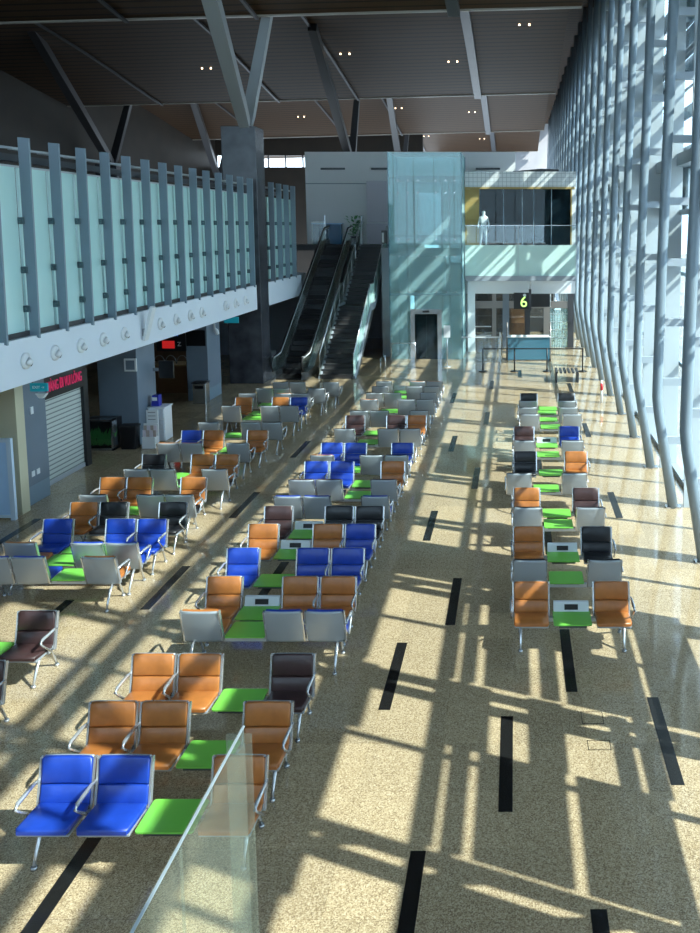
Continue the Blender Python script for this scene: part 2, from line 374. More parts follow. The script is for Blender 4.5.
for z0, z1 in ((7.45, 8.1), (8.78, 9.1), (9.5, 9.56), (9.85, 10.25), (10.55, 11.0), (11.25, 11.31), (11.6, 12.1), (12.6, 13.3), (13.9, 16.6)):  # topmost one is added to keep sun off the shop fronts
    box('louvre_sun_stop', (4.32, 4.36, 14, 84, z0, z1), 'ext_panel', win)
for z0, z1 in ((7.45, 8.1), (8.78, 9.1), (10.0, 10.2), (11.45, 11.7), (12.6, 13.3), (13.9, 16.6)):  # near stretch; its topmost one is likewise an added sun stop
    box('louvre_sun_stop', (4.32, 4.36, -7, 14, z0, z1), 'ext_panel', win)

# ------------------------------------------------------------------ branching tree columns carrying the roof
def tree(x, y, label, a=(2.9, 1.45), dark=False):
    t = thing('branching_column', label, 'column', (x, y, 0), 0, None)
    mt = 'tree_dark' if dark else 'tree_grey'
    bm = bmesh.new(); bx(bm, -.65, .65, -.55, .55, 0, 9.85)
    obj('shaft', bm, 'stone', t, .02)
    for (tx, ty, tz, w0) in ((a[0], -14.0, 14.9, .5), (a[1], -1.2, 13.75, .42)):
        bm = bmesh.new(); b0 = Vector((0.15 if tx > 0 else -.15, 0, 9.8)); e0 = Vector((tx, ty, tz)); d = (e0 - b0).normalized()
        u = Vector((1, 0, 0)); u = (u - d * u.dot(d)).normalized(); v = d.cross(u)
        rings = []
        for s, ww in ((0, .36), (.12, .42), (.5, w0 * .9), (1, w0 * .75)):
            p = b0 + (e0 - b0) * s
            rings.append([bm.verts.new(p + a * u * ww / 2 + b * v * .20) for a, b in ((-1, -1), (1, -1), (1, 1), (-1, 1))])
        for A, B in zip(rings, rings[1:]):
            for q in range(4): bm.faces.new((A[q], A[(q + 1) % 4], B[(q + 1) % 4], B[q]))
        bm.faces.new(rings[0]); bm.faces.new(rings[-1])
        obj('branch', bm, mt, t)
    return t
tree(-10.45, 33.2, 'tall stone column with pale forked steel branches rising beside the glass screen')
tree(-10.2, 53.0, 'dark forked roof column rising just behind the white upper wall', (1.2, .8), True)
tree(-24.9, 53.0, 'dark forked roof column beyond the far left of the mezzanine', (3.4, 2.0), True)
tree(-24.9, 72.0, 'thin dark roof column farthest back on the left, near the strip window', (3.3, 1.6), True)
tree(-9.6, 72.0, 'thin dark roof column farthest back above the white upper wall', (1.2, .8), True)

# ------------------------------------------------------------------ glazed screen with fins on the mezzanine edge
scr = thing('glass_screen', 'long teal frosted glass screen with slate fins along the mezzanine edge', 'glass screen', (XL, 0, 3.86))
FP = 1.13
bm = bmesh.new(); prism(bm, [(-.02, -.0), (.17, -.06), (.20, 4.0), (-.02, 4.02)], -.03, .03, 'y'); finm = mesh('fin', bm, 'slate_fin')
bm = bmesh.new(); bx(bm, -.15, -.10, .05, FP - .05, -.02, 3.42); panem = mesh('glass_pane', bm, 'glass_frosted')
bm = bmesh.new(); bx(bm, -.12, .02, -.07, .07, -.07, .07); tube(bm, [(-.05, -.11, 0), (-.05, .11, 0)], .03, 8); clm = mesh('clamp', bm, 'clamp_metal', .01)
bm = bmesh.new(); tube(bm, [(-.9, 0, 3.9), (.06, 0, 3.78)], .03, 8); rodm = mesh('bracket_rod', bm, 'fin_grey')
ys = [17.45 + FP * i for i in range(-8, 14)] + [34.9 + FP * i for i in range(0, 4)]
for y in ys:
    link('fin', finm, scr, (0, y, 0)); link('bracket_rod', rodm, scr, (0, y, 0))
    link('glass_pane', panem, scr, (0, y, 0))
    if y > 13:
        for z in (.55, 1.35, 2.35): link('clamp', clm, scr, (0, y, z))
box('top_rail', (-.75, -.60, 8, 39, 3.6, 3.75), 'beam_grey', scr)
box('top_rail', (-.16, -.09, 8, 32.4, 3.42, 3.46), 'fin_grey', scr)
# round air nozzles on the fascia
nozy = [16.95, 18.05, 19.15, 20.2, 21.3, 23.5, 24.6, 25.7, 26.65, 28.85, 29.9, 31.0]
proto = None
NTH = ['', 'first', 'second', 'third', 'fourth', 'fifth', 'sixth', 'seventh', 'eighth', 'ninth', 'tenth', 'eleventh', 'twelfth', 'thirteenth']
for i, y in enumerate(nozy):
    t = thing('air_nozzle', '%s round white air nozzle from the left in the pale fascia' % NTH[i + 1], 'air nozzle', (XL + .12, y, 3.40), 0, 'air nozzles along the fascia')
    if proto is None:
        bm = bmesh.new(); tube(bm, [(0, 0, 0), (.03, 0, 0), (.04, 0, 0)], [.17, .17, .12], 20); m1 = mesh('rim', bm, 'white')
        bm = bmesh.new(); tube(bm, [(.03, 0, 0), (.10, .05, -.07)], [.085, .06], 14); m2 = mesh('nozzle_cone', bm, 'white')
        bm = bmesh.new(); tube(bm, [(.098, .05, -.07), (.106, .056, -.075)], [.05, .05], 14); m3 = mesh('nozzle_opening', bm, 'plastic_black'); proto = 1
    link('rim', m1, t); link('nozzle_cone', m2, t); link('nozzle_opening', m3, t)
t = thing('wall_speaker', 'slim white slanted panel fixed to the fascia above the blue column', 'speaker', (XL + .16, 22.4, 3.1))
bm = bmesh.new(); prism(bm, [(-.02, .0), (.05, -.02), (.30, .86), (.22, .9)], -.12, .12, 'y'); obj('casing', bm, 'white', t, .01)
box('bracket', (-.06, .04, -.05, .05, .1, .3), 'steel', t)

# ------------------------------------------------------------------ shops and columns under the mezzanine
t = thing('roller_shutter_kiosk', 'closed shop with a pale roller shutter in a black frame, left side', 'shop', (-10.95, 19.0, 0))
box('frame', (-.25, .02, 2.2, 2.42, 0, 2.93), 'sign_black', t)
box('header', (-.25, .03, .0, 2.2, 2.08, 2.93), 'sign_black', t)
sh = box('shutter', (-.12, -.06, .02, 2.2, 0, 2.10), 'shutter', t)
box('bottom_rail', (-.13, -.04, .02, 2.2, 0, .1), 'alu', t)
lt = link('lettering', text_mesh('HÀNG ĐI VUI LÒNG', .2, 'sign_pink'), t, (.045, 1.30, 2.35)); lt.rotation_euler = (PI / 2, 0, PI / 2); lt.scale = (.88, 1.75, 1)
lt['label'] = 'pink capital lettering'
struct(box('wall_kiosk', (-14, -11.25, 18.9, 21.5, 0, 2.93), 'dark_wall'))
def column(y0, y1, x0, x1, label):
    t = thing('clad_column', label, 'column', ((x0 + x1) / 2, (y0 + y1) / 2, 0)); a = (x1 - x0) / 2; b = (y1 - y0) / 2
    box('casing', (-a, a, -b, b, .42, 2.92), 'column_blue', t, .02); box('plinth', (-a + .01, a - .01, -b + .01, b - .01, 0, .42), 'slate_fin', t)
    return t
c1 = column(17.85, 18.9, -11.7, -10.62, 'blue-grey clad column beside the roller shutter')
box('socket_plate', (.54, .552, -.2, -.08, .62, .74), 'white', c1); box('socket_plate', (.54, .552, 0.0, .12, .62, .74), 'white', c1); box('call_point', (.54, .56, -.1, 0.0, 2.0, 2.16), 'white', c1)
c2 = column(23.3, 24.5, -11.6, -10.5, 'wide blue-grey column behind the planter and white cabinet')
c3 = column(29.4, 30.7, -11.5, -10.75, 'blue-grey column with the litter bin, near the escalator')
box('screen', (-.37, .33, -.70, -.655, 1.95, 2.5), 'sign_black', c3)
box('door_frame_beige', (-10.95, -10.47, 17.5, 17.8, 0, 2.92), 'beige'); o = bpy.data.objects['door_frame_beige']; o.name = 'portal_frame'; tag(o, 'beige portal frame at the far left behind the blue sheet partition', 'frame')
box('p', (-14, -10.95, 17.5, 17.7, 2.0, 2.92), 'beige', o).name = 'header'
t = thing('partition_board', 'light blue board partition in a pale frame at the left edge', 'partition', (-11.28, 17.2, 0))
box('sheet', (-.9, .78, -.02, .02, .1, 1.66), 'sheet_blue', t)
for d in ((-.95, -.88, -.04, .04, 0, 1.74), (.76, .86, -.04, .04, 0, 1.74)): box('post', d, 'frame_pale', t)
for d in ((-.9, .78, -.04, .04, 1.66, 1.74), (-.9, .78, -.04, .04, .05, .11)): box('rail', d, 'frame_pale', t)
t = thing('exit_sign', 'small teal hanging sign beside the shutter lettering', 'sign', (-10.15, 17.95, 2.76))
box('panel', (-.24, .14, -.02, .02, -.18, 0), 'sign_teal', t); m_ = link('lettering', text_mesh('EXIT →', .08, 'white', .004), t, (-.05, -.03, -.09)); m_.rotation_euler = (PI / 2, 0, 0)
box('hanger', (-.2, -.18, -.01, .01, 0, .18), 'steel', t)
t = thing('emergency_light', 'white wedge emergency lamp below the teal sign', 'lamp', (-10.15, 17.95, 2.44))
bm = bmesh.new(); prism(bm, [(-.11, .1), (.11, .1), (.04, 0), (-.04, 0)], -.06, .06, 'y'); obj('casing', bm, 'white', t)
t = thing('hanging_sign', 'small teal sign hanging beside the far blue column', 'sign', (-10.3, 30.2, 2.9))
box('panel', (-.1, .42, -.02, .02, -.24, -.02), 'sign_teal', t); box('hanger', (.1, .12, -.01, .01, -.02, .05), 'steel', t)
t = thing('security_camera', 'white security camera on the edge of the far blue column', 'camera', (-10.65, 29.9, 2.42))
bm = bmesh.new(); tube(bm, [(0, 0, .28), (0, 0, .1), (.05, 0, 0), (.12, -.03, -.12)], [.03, .04, .09, .06], 10); obj('casing', bm, 'white', t, smooth=True)
t = thing('terrarium', 'glass-fronted planter box with green plants against the wide column', 'planter', (-11.35, 22.95, 0))
box('cabinet', (-.42, .38, .0, .3, 0, .85), 'plastic_black', t)
box('glass_front', (-.4, .36, -.24, -.22, .08, .82), 'glass_clear', t)
for d in ((-.42, -.37, -.26, .0, 0, .86), (.33, .38, -.26, .0, 0, .86), (-.42, .38, -.26, 0, .82, .86), (-.42, .38, -.26, 0, 0, .07)): box('frame', d, 'steel', t)
bm = bmesh.new()
for i in range(60):
    x = random.uniform(-.33, .29); y = random.uniform(-.18, -.04); z = .12 + random.random() ** 2 * .1
    a = random.uniform(-.2, .2); h = random.uniform(.15, .5)
    v = [bm.verts.new(p) for p in ((x - .02, y, z), (x + a * .5 - .035, y, z + h * .6), (x + a, y - .02, z + h), (x + a * .5 + .035, y, z + h * .6), (x + .02, y, z))]
    bm.faces.new(v)
obj('foliage', bm, 'leaf', t)
t = thing('litter_bin', 'black low bin between the planter and the brochure stand', 'bin', (-10.62, 22.95, 0))
bm = bmesh.new(); prism(bm, [(-.2, 0), (.2, 0), (.23, .62), (-.23, .62)], -.14, .14, 'y'); obj('body', bm, 'plastic_black', t, .02)
box('lid', (-.24, .24, -.16, .16, .62, .67), 'rubber', t, .01)
t = thing('brochure_stand', 'white stand holding brochures in front of the wide column', 'stand', (-10.1, 23.0, 0))
box('base', (-.18, .18, -.1, .16, 0, .32), 'white', t, .01)
box('back_panel', (-.2, .2, .10, .14, .3, .66), 'white', t)
for i in range(4):
    for j in range(2):
        b = box('brochure', (-.18 + i * .095, -.10 + i * .095, -.03 + j * .07, -.01 + j * .07, .32 + j * .1, .50 + j * .12), 'paper' if (i + j) % 2 else 'pinkwhite', t)
t = thing('notice_totem', 'slim white information panel with fine lettering against the wide column', 'sign', (-10.12, 23.22, 0))
box('panel', (-.14, .18, -.02, .02, 0, 1.02), 'white', t)
for j in range(3): box('text_line', (-.09, .12, -.028, -.02, .95 - j * .1, .962 - j * .1), 'beam_grey', t)
t = thing('display_cabinet', 'white upright cabinet beside the wide blue column', 'cabinet', (-10.2, 24.0, 0))
box('body', (-.24, .22, -.25, .28, 0, .95), 'white', t, .015); box('top', (-.26, .25, -.28, .3, .95, .98), 'white', t)
for j in range(3): box('door', (-.22, .20, -.27, -.25, .05 + j * .3, .33 + j * .3), 'fascia_white', t, .01)
t = thing('ticket_machine', 'small navy blue box on top of the white cabinet', 'box', (-10.3, 24.0, .98))
bm = bmesh.new(); prism(bm, [(-.11, 0), (.11, 0), (.11, .32), (-.07, .32)], -.11, .11, 'y'); obj('body', bm, 'navy', t, .01); box('face', (-.07, .07, -.118, -.11, .16, .26), 'white', t)
t = thing('litter_bin', 'pale metal recycling bin at the foot of the far blue column', 'bin', (-10.85, 29.0, 0))
box('body', (-.25, .2, -.2, .2, 0, .72), 'steel', t, .02); box('top', (-.27, .22, -.22, .22, .72, .76), 'plastic_black', t); box('opening', (-.17, .12, -.21, -.20, .54, .64), 'plastic_black', t)
t = thing('snack_bar', 'brown snack bar counter with pale arched rails beneath the mezzanine', 'shop', (-12.5, 31.2, 0))
box('counter', (-1.6, .5, -.4, .4, 0, 1.0), 'wood', t, .02); box('counter_top', (-1.65, .55, -.45, .45, 1.0, 1.05), 'pale_wood', t)
box('back_shelf', (-1.6, .8, 1.6, 1.8, .0, 2.2), 'brown_wall', t); box('shelf_panel', (-1.3, .5, 1.52, 1.6, 1.3, 1.9), 'pale_wood', t)
for i in range(4):
    bm = bmesh.new(); tube(bm, [(-.95 + i * .42 + .2 * math.cos(a), -.42, 1.1 + .3 * math.sin(a)) for a in [PI * q / 8 for q in range(9)]], .018, 6); obj('arched_rail', bm, 'arm_metal', t)
t = thing('menu_screen', 'hanging dark menu board with blue symbols and a red panel', 'sign', (-11.75, 28.8, 1.85))
box('panel', (-.5, .5, -.03, .03, 0, .72), 'sign_black', t)
m_ = link('symbols', text_mesh('% · ×', .26, 'screen_blue', .004), t, (0, -.036, .56)); m_.rotation_euler = (PI / 2, 0, 0)
box('hanger_rod', (-.01, .01, -.01, .01, .7, 1.06), 'steel', t); box('red_panel', (-.3, .12, -.04, -.03, .1, .36), 'sign_red', t)
m_ = link('symbols', text_mesh('Z', .2, 'white', .004), t, (.28, -.036, .24)); m_.rotation_euler = (PI / 2, 0, 0)
t = thing('wall_picture', 'square white framed notice on the side of the wide blue column', 'notice', (-10.68, 23.28, 2.1))
box('frame', (-.14, .2, -.04, 0, 0, .36), 'white', t); box('sheet', (-.09, .15, -.046, -.04, .05, .31), 'column_blue', t)
t = thing('hanging_screen', 'dark screen on a bracket fixed beside the wide blue column', 'screen', (-10.1, 24.35, 1.72))
box('screen', (-.22, .2, -.04, .04, 0, .5), 'sign_black', t); box('bracket', (-.42, -.22, -.02, .02, .2, .3), 'steel', t)
struct(box('wall_end', (-18, -10.0, 40.2, 40.6, 0, 3.9), 'grey_panel'))
t = thing('vending_cabinet', 'low grey cabinet in the dark corner left of the escalator', 'cabinet', (-10.4, 34.9, 0))
box('body', (-.4, .4, -.3, .3, 0, .95), 'grey_panel', t, .02); box('door', (-.33, .33, -.32, -.3, .1, .85), 'shell', t)
t = thing('pillar_advert', 'pinkish white poster panel seen between the shutter and the wide column', 'poster', (-12.1, 23.0, 0))
box('panel', (-.2, .2, -.02, .02, .95, 1.9), 'pinkwhite', t); box('panel', (-.2, .2, -.02, .02, .2, .88), 'pinkwhite', t); box('frame', (-.24, .24, .02, .06, .15, 1.95), 'plastic_black', t)

# ------------------------------------------------------------------ end building
struct(box('wall_end_upper', (-11.25, 0.02, 46.2, 48, 5.1, 10.05), 'white_wall'))
struct(box('wall_end_lower', (-10.9, -5.75, 46.2, 46.6, 0, 5.1), 'grey_panel')); struct(box('wall_stair_side', (-6.2, -5.78, 39.5, 46.1, 0, 5.1), 'grey_panel'))
t = struct(thing('trim_34', None, None)); box('joint', (-11.25, -2.6, 46.17, 46.2, 8.35, 8.39), 'grey_panel', t)
for x0, x1 in ((-10.4, -9.1), (-7.7, -6.6), (-2.1, -.8)): box('slot_vent', (x0, x1, 46.1, 46.22, 9.1, 9.2), 'sign_black', t)
struct(box('trim_35', (-26, -5.78, 44.3, 46.1, 4.85, 5.14), 'dark_wall'))
tag(box('advert_board', (-7.95, -6.4, 46.04, 46.19, 6.3, 8.5), 'board_pink'), 'large blank pinkish board on the white upper wall left of the lift', 'board')
tag(box('plain_board', (-8.0, -6.4, 46.09, 46.19, 5.15, 6.25), 'board_pink'), 'shaded pinkish wall panel below the blank board at the stair top', 'panel')
t = thing('potted_plant', 'dark bushy potted plant at the head of the stairs', 'plant', (-8.55, 45.6, 5.15))
bm = bmesh.new(); tube(bm, [(0, 0, 0), (0, 0, .42)], [.17, .24], 14); obj('pot', bm, 'plastic_black', t)
bm = bmesh.new()
for i in range(120):
    a = random.uniform(0, 2 * PI); r_ = random.uniform(.05, .42); z = random.uniform(.42, 1.45); p = Vector((r_ * math.cos(a), r_ * math.sin(a), z))
    d = Vector((math.cos(a), math.sin(a), .6)).normalized() * .2; s = Vector((-math.sin(a), math.cos(a), 0)) * .06
    bm.faces.new([bm.verts.new(q) for q in (p, p + d * .5 + s, p + d, p + d * .5 - s)])
obj('foliage', bm, 'leaf', t)
t = thing('reception_counter', 'blue counter at the head of the escalator', 'counter', (-9.95, 45.3, 5.15))
box('front', (-.75, .75, -.1, .3, 0, 1.05), 'counter_blue', t, .02); box('top', (-.8, .8, -.15, .35, 1.05, 1.1), 'sheet_blue', t)
t = thing('wall_phone', 'small dark and white wall box beside the lift shaft on the upper level', 'wall box', (-6.02, 39.43, 5.3))
box('casing', (-.14, .12, -.06, .06, 0, .6), 'plastic_black', t, .01); box('label_plate', (-.12, -.02, -.07, -.06, .05, .5), 'white', t)

# escalator
def slope_side(bm, x0, x1, pts, hb, ht, mi=0):
    """side band following pts (y,z) from hb above to ht above"""
    prism(bm, [(y, z + hb) for y, z in pts] + [(y, z + ht) for y, z in reversed(pts)], x0, x1, 'x', mi)
path = [(33.5, 0), (34.6, 0.05), (43.2, 5.05), (44.2, 5.15)]
esc = thing('escalator', 'dark-stepped escalator with glass balustrades rising to the upper floor', 'escalator', (-9.05, 0, 0))
bm = bmesh.new(); n = 26
for i in range(n):
    y = 34.6 + 8.6 * i / n; z = .05 + 5.0 * (i + 1) / n; bx(bm, -.5, .5, y, y + 8.6 / n + .02, z - 5.0 / n - .1, z)
bx(bm, -.5, .5, 33.5, 34.62, 0.0, .05); bx(bm, -.5, .5, 43.2, 44.25, 4.9, 5.15)
obj('steps', bm, 'tread', esc)
for s in (-1, 1):
    bm = bmesh.new(); slope_side(bm, s * .52, s * .78, path, -.25, .32); obj('skirt', bm, 'steel', esc)
    bm = bmesh.new(); slope_side(bm, s * .60 - .008, s * .60 + .008, path, .3, .92); obj('glass_balustrade', bm, 'glass_rail', esc)
    bm = bmesh.new(); hp = [(s * .6, 33.45, .35), (s * .6, 33.2, .6), (s * .6, 33.45, .88)] + [(s * .6, y, z + .95) for y, z in path[1:]] + [(s * .6, 44.4, 6.1)]
    tube(bm, hp, .04, 8); obj('handrail', bm, 'rubber', esc)
    bm = bmesh.new(); slope_side(bm, s * .6 - .035, s * .6 + .035, path, .86, .92); obj('rail_trim', bm, 'white', esc)
bm = bmesh.new(); prism(bm, [(34.9, 0), (43.3, 4.85), (44.2, 4.85), (44.2, 4.1), (37.0, 0)], -.5, .5, 'x'); obj('truss', bm, 'dark_wall', esc)
# stairs with landing
st = thing('staircase', 'dark stone stairs with glass balustrades beside the escalator', 'stairs', (-7.12, 0, 0))
bm = bmesh.new(); yv = 33.7; zv = 0; n1, n2 = 15, 15
prof = []
for i in range(n1): prof += [(yv, zv), (yv, zv + .17)]; yv += .28; zv += .17
land = (yv, zv); yv += 1.0
for i in range(n2): prof += [(yv, zv), (yv, zv + .17)]; yv += .28; zv += .17
prof += [(yv + .3, zv), (yv + .3, zv - .4), (33.7 + 1.2, 0)]
prism(bm, prof, -.72, .62, 'x'); obj('steps', bm, 'dark_wall', st)
bm = bmesh.new()
for i in range(n1): bx(bm, -.7, .6, 33.68 + .28 * i, 33.72 + .28 * i, .17 * (i + 1) - .02, .17 * (i + 1) + .006)
for i in range(n2): bx(bm, -.7, .6, land[0] + 1 + .28 * i - .02, land[0] + 1.02 + .28 * i, land[1] + .17 * (i + 1) - .02, land[1] + .17 * (i + 1) + .006)
obj('nosing', bm, 'beam_grey', st)
sp = [(33.7, .1), (land[0], land[1] + .1), (land[0] + 1, land[1] + .1), (yv, zv + .1)]
for xs in (-.72, .64):
    for a, b in ((sp[0], sp[1]), (sp[1], sp[2]), (sp[2], sp[3])):
        bm = bmesh.new(); slope_side(bm, xs - .01, xs + .01, [a, b], -.1, .85); obj('glass_panel', bm, 'glass_green' if xs > 0 else 'glass_rail', st)
    bm = bmesh.new(); tube(bm, [(xs, y, z + .88) for y, z in sp] + [(xs, yv + .3, zv + .98)], .028, 8); obj('handrail', bm, 'arm_metal', st)
    for i in range(9):
        y = 33.75 + i * 1.02
        z = .1 + (land[1]) * min(1, (y - 33.7) / (land[0] - 33.7)) if y < land[0] else (land[1] + .1 if y < land[0] + 1 else land[1] + .1 + (y - land[0] - 1) / (yv - land[0] - 1) * (zv - land[1]))
        box('baluster', (xs - .018, xs + .018, y - .02, y + .02, z - .1, z + .88), 'arm_metal', st)
    bm = bmesh.new(); slope_side(bm, xs - .06, xs + .06, sp, -.3, .0); obj('stringer', bm, 'grey_panel', st)
# upper floor guard glass at the void
t = thing('glass_guard', 'clear glass guard rail at the head of the escalator and stairs', 'balustrade', (-10.6, 44.5, 5.15))
for x0, x1 in ((0, .7), (2.3, 2.6)):
    box('glass_panel', (x0, x1, -.01, .01, 0, 1.2), 'glass_rail', t); box('post', (x1, x1 + .04, -.02, .02, 0, 1.5), 'arm_metal', t)
# small post barrier right of the stairs
t = thing('post_barrier', 'short steel hoop barrier on the floor right of the stairs', 'barrier', (-5.6, 36.0, 0))
bm = bmesh.new(); tube(bm, [(0, -1.0, 0), (0, -1.0, .6), (0, 0.2, .6), (0, .2, 0)], .025, 8); obj('hoop', bm, 'arm_metal', t)
t = thing('queue_rail', 'thin steel rail on posts in front of the lift', 'barrier', (-5.5, 38.0, 0))
bm = bmesh.new(); tube(bm, [(-.1, 0, 0), (-.1, 0, .85), (1.0, 0, .85), (1.0, 0, 0)], .022, 8); obj('hoop', bm, 'arm_metal', t)

# lift shaft
lf = thing('lift_shaft', 'tall teal glass lift tower with steel door at the base', 'lift', (-4.08, 38.8, 0))
W, D, Hh = 1.64, 2.8, 9.4
for nm, d in (('glass_front', (-W, W, 0, .02, 3.0, Hh)), ('glass_front', (-W, -.72, 0, .02, 0, 2.97)), ('glass_front', (.72, W, 0, .02, 0, 2.97)), ('glass_front', (-.72, .72, 0, .02, 2.3, 2.97)),
              ('glass_side', (W, W + .02, 0, D, 0, Hh)), ('glass_side', (-W - .02, -W, 0, D, 0, Hh)), ('glass_back', (-W, W, D, D + .02, 0, Hh))):
    box(nm, d, 'glass_teal', lf)
for x in (-W, W):
    for y in (0.04, D): box('corner_post', (x - .04, x + .04, y, y + .06, 0, Hh), 'desk_teal', lf)
for x in (-1.0, -.65, .65, 1.0): box('guide_post', (x - .04, x + .04, 1.4, 1.5, 0, Hh - 1.2), 'beam_grey', lf)
for z in (2.97, 4.75, 5.6, 8.2): box('ring_beam', (-W, W, .05, .15, z, z + .1), 'slate_fin', lf)
for z in (4.75, 8.2): box('ring_beam', (-W, W, D - .2, D - .1, z, z + .3), 'grey_panel', lf)
cb = box('car', (-.75, .75, .5, 2.2, 3.15, 4.7), 'slate_fin', lf)
box('upper_door', (-.6, .6, D - .35, D - .3, 5.6, 7.7), 'steel', lf)
dr = box('door_frame', (-.72, .72, -.06, .12, 2.1, 2.32), 'steel', lf); box('door_frame', (-.72, -.52, -.06, .12, 0, 2.1), 'steel', lf); box('door_frame', (.52, .72, -.06, .12, 0, 2.1), 'steel', lf)
box('door', (-.52, 0, .02, .05, 0, 2.1), 'glass_dark', lf); box('door', (0.01, .52, .02, .05, 0, 2.1), 'glass_dark', lf)
box('floor_indicator', (-.15, .15, -.07, -.06, 2.17, 2.26), 'sign_black', lf)
bm = bmesh.new()
for x in (-1.2, -.75, -.3, .5, .95, 1.35):
    for z in (3.1, 4.75, 5.5, 7.6, 8.15): tube(bm, [(x, -.03, z), (x, .02, z)], .035, 8)
obj('bolts', bm, 'arm_metal', lf)
t = thing('sign_post', 'white notice board on a slim steel post before the lift door', 'sign', (-2.95, 36.6, 0))
bm = bmesh.new(); tube(bm, [(0, 0, 0), (0, 0, 1.75)], .025, 8); tube(bm, [(0, 0, 0), (0, 0, .03)], .16, 16); obj('pole', bm, 'arm_metal', t); box('board', (-.14, .14, -.04, -.02, 1.3, 1.82), 'white', t)

# glazed lounge box on the upper right
lg = thing('glazed_lounge', 'upper glazed lounge with white tiled parapet and glass guard above the gate', 'lounge', (0, 41.0, 0))
box('parapet', (-2.40, 2.9, 0, .3, 7.95, 8.68), 'white_tile', lg)
box('parapet_trim', (-2.40, 2.85, -.04, .0, 7.86, 7.95), 'ochre', lg)
box('roof', (-2.40, 2.9, .3, 6, 8.4, 8.6), 'grey_panel', lg)
box('end_panel', (-2.40, -1.7, .12, .2, 5.2, 7.86), 'ochre', lg)
box('glass_wall', (-1.7, 2.72, .15, .18, 5.2, 7.86), 'glass_dark', lg)
for x in (-1.7, -.55, .35, .9, 1.75): box('mullion', (x - .02, x + .02, .12, .2, 5.2, 7.86), 'slate_fin', lg)
box('jamb', (2.7, 2.9, -.02, .3, 3.8, 7.95), 'white', lg); box('jamb_trim', (2.66, 2.72, -.03, .1, 5.2, 7.95), 'ochre', lg)
box('back_wall', (-2.40, 2.9, 5, 5.2, 4.6, 8.4), 'dark_wall', lg)
box('floor_slab', (-2.40, 2.9, -.3, 6, 3.75, 5.1), 'white_wall', lg)
box('cladding_glass', (-2.40, 2.92, -.36, -.33, 3.72, 5.2), 'glass_mint', lg)
for x in (-2.38, .15, 2.9): box('guard_glass_joint', (x - .01, x + .01, -.38, -.36, 3.72, 6.1), 'fin_grey', lg)
box('guard_glass', (-2.40, 2.92, -.36, -.34, 5.2, 6.12), 'glass_clear', lg)
box('guard_rail', (-2.40, 2.92, -.37, -.33, 6.12, 6.15), 'arm_metal', lg)
box('soffit_band', (-2.40, 2.92, -.45, 0, 3.50, 3.74), 'grey_panel', lg)
box('interior_screen', (-.95, .05, 1.4, 1.45, 5.1, 6.6), 'mannequin', lg)
box('interior_screen', (1.0, 2.6, 2.2, 2.25, 5.1, 7.4), 'column_blue', lg)
t = thing('roof_vent', 'low dark equipment lying on top of the lounge parapet', 'vent', (1.0, 41.5, 8.68))
bm = bmesh.new(); prism(bm, [(-1.1, 0), (1.1, 0), (1.1, .12), (.3, .16), (-1.1, .04)], -.2, .2, 'y'); obj('body', bm, 'plastic_black', t)
# mannequin: one body standing behind the guard glass
t = thing('mannequin', 'pale standing mannequin behind the lounge glass', 'mannequin', (-1.5, 40.95, 5.12))
me = bpy.data.meshes.new('body'); V = [(0, 0, .92), (0, 0, 1.15), (0, 0, 1.38), (0, 0, 1.5), (0, 0, 1.6), (0, 0, 1.72), (.09, 0, .88), (.11, 0, .48), (.12, 0, .07), (.12, -.14, .03), (-.09, 0, .88), (-.12, .02, .48), (-.16, .04, .07), (-.16, -.1, .03), (.17, 0, 1.38), (.25, 0, 1.12), (.22, -.1, .9), (-.17, 0, 1.38), (-.24, 0, 1.12), (-.26, -.06, .88)]
Ed = [(0, 1), (1, 2), (2, 3), (3, 4), (4, 5), (0, 6), (6, 7), (7, 8), (8, 9), (0, 10), (10, 11), (11, 12), (12, 13), (2, 14), (14, 15), (15, 16), (2, 17), (17, 18), (18, 19)]
R_ = [.13, .12, .14, .055, .1, .085, .09, .06, .04, .035, .09, .06, .04, .035, .06, .042, .03, .06, .042, .03]
me.from_pydata(V, Ed, []); me.materials.append(M['mannequin']); body = link('body', me, t)
sk = body.modifiers.new('skin', 'SKIN'); ss = body.modifiers.new('sub', 'SUBSURF'); ss.levels = 1; ss.render_levels = 1
for v, r_ in zip(me.skin_vertices[0].data, R_): v.radius = (r_, r_)
me.skin_vertices[0].data[0].use_root = True

# gate zone under the lounge
gt = struct(thing('door_1', None, None)); gt.location = (0, 42.6, 0)
box('header_panel', (-2.5, 2.95, -1.1, -.9, 2.82, 3.5), 'white', gt)
box('crossbeam', (-2.4, 2.95, -.1, .1, 2.0, 2.35), 'steel_brown', gt)
for x0, x1, m_ in ((-2.55, -2.35, 'fin_grey'), (-1.15, -.95, 'steel_brown'), (-.62, -.3, 'column_blue'), (.5, .75, 'beam_grey'), (1.45, 1.75, 'steel_brown'), (2.65, 2.95, 'beam_grey')):
    box('jamb', (x0, x1, -.12, .12, 0, 2.9), m_, gt)
for x0, x1 in ((-2.35, -1.15), (-.95, -.62), (-.3, .5), (.75, 1.45), (1.75, 2.65)):
    box('door_pane', (x0, x1, -.01, .01, 0, 2.0), 'glass_teal' if x0 > 1 else 'glass_clear', gt); box('transom_pane', (x0, x1, -.01, .01, 2.35, 2.9), 'glass_clear', gt)
for i in range(7): box('grille_bar', (1.8 + i * .12, 1.815 + i * .12, -.03, -.01, 0, 2.9), 'fin_grey', gt)
for z in (.5, .9, 1.3, 1.7): box('grille_bar', (1.75, 2.65, -.03, -.01, z, z + .02), 'fin_grey', gt)
for z in (1.05, .6): box('push_bar', (-2.3, -1.2, -.08, -.04, z, z + .05), 'white', gt)
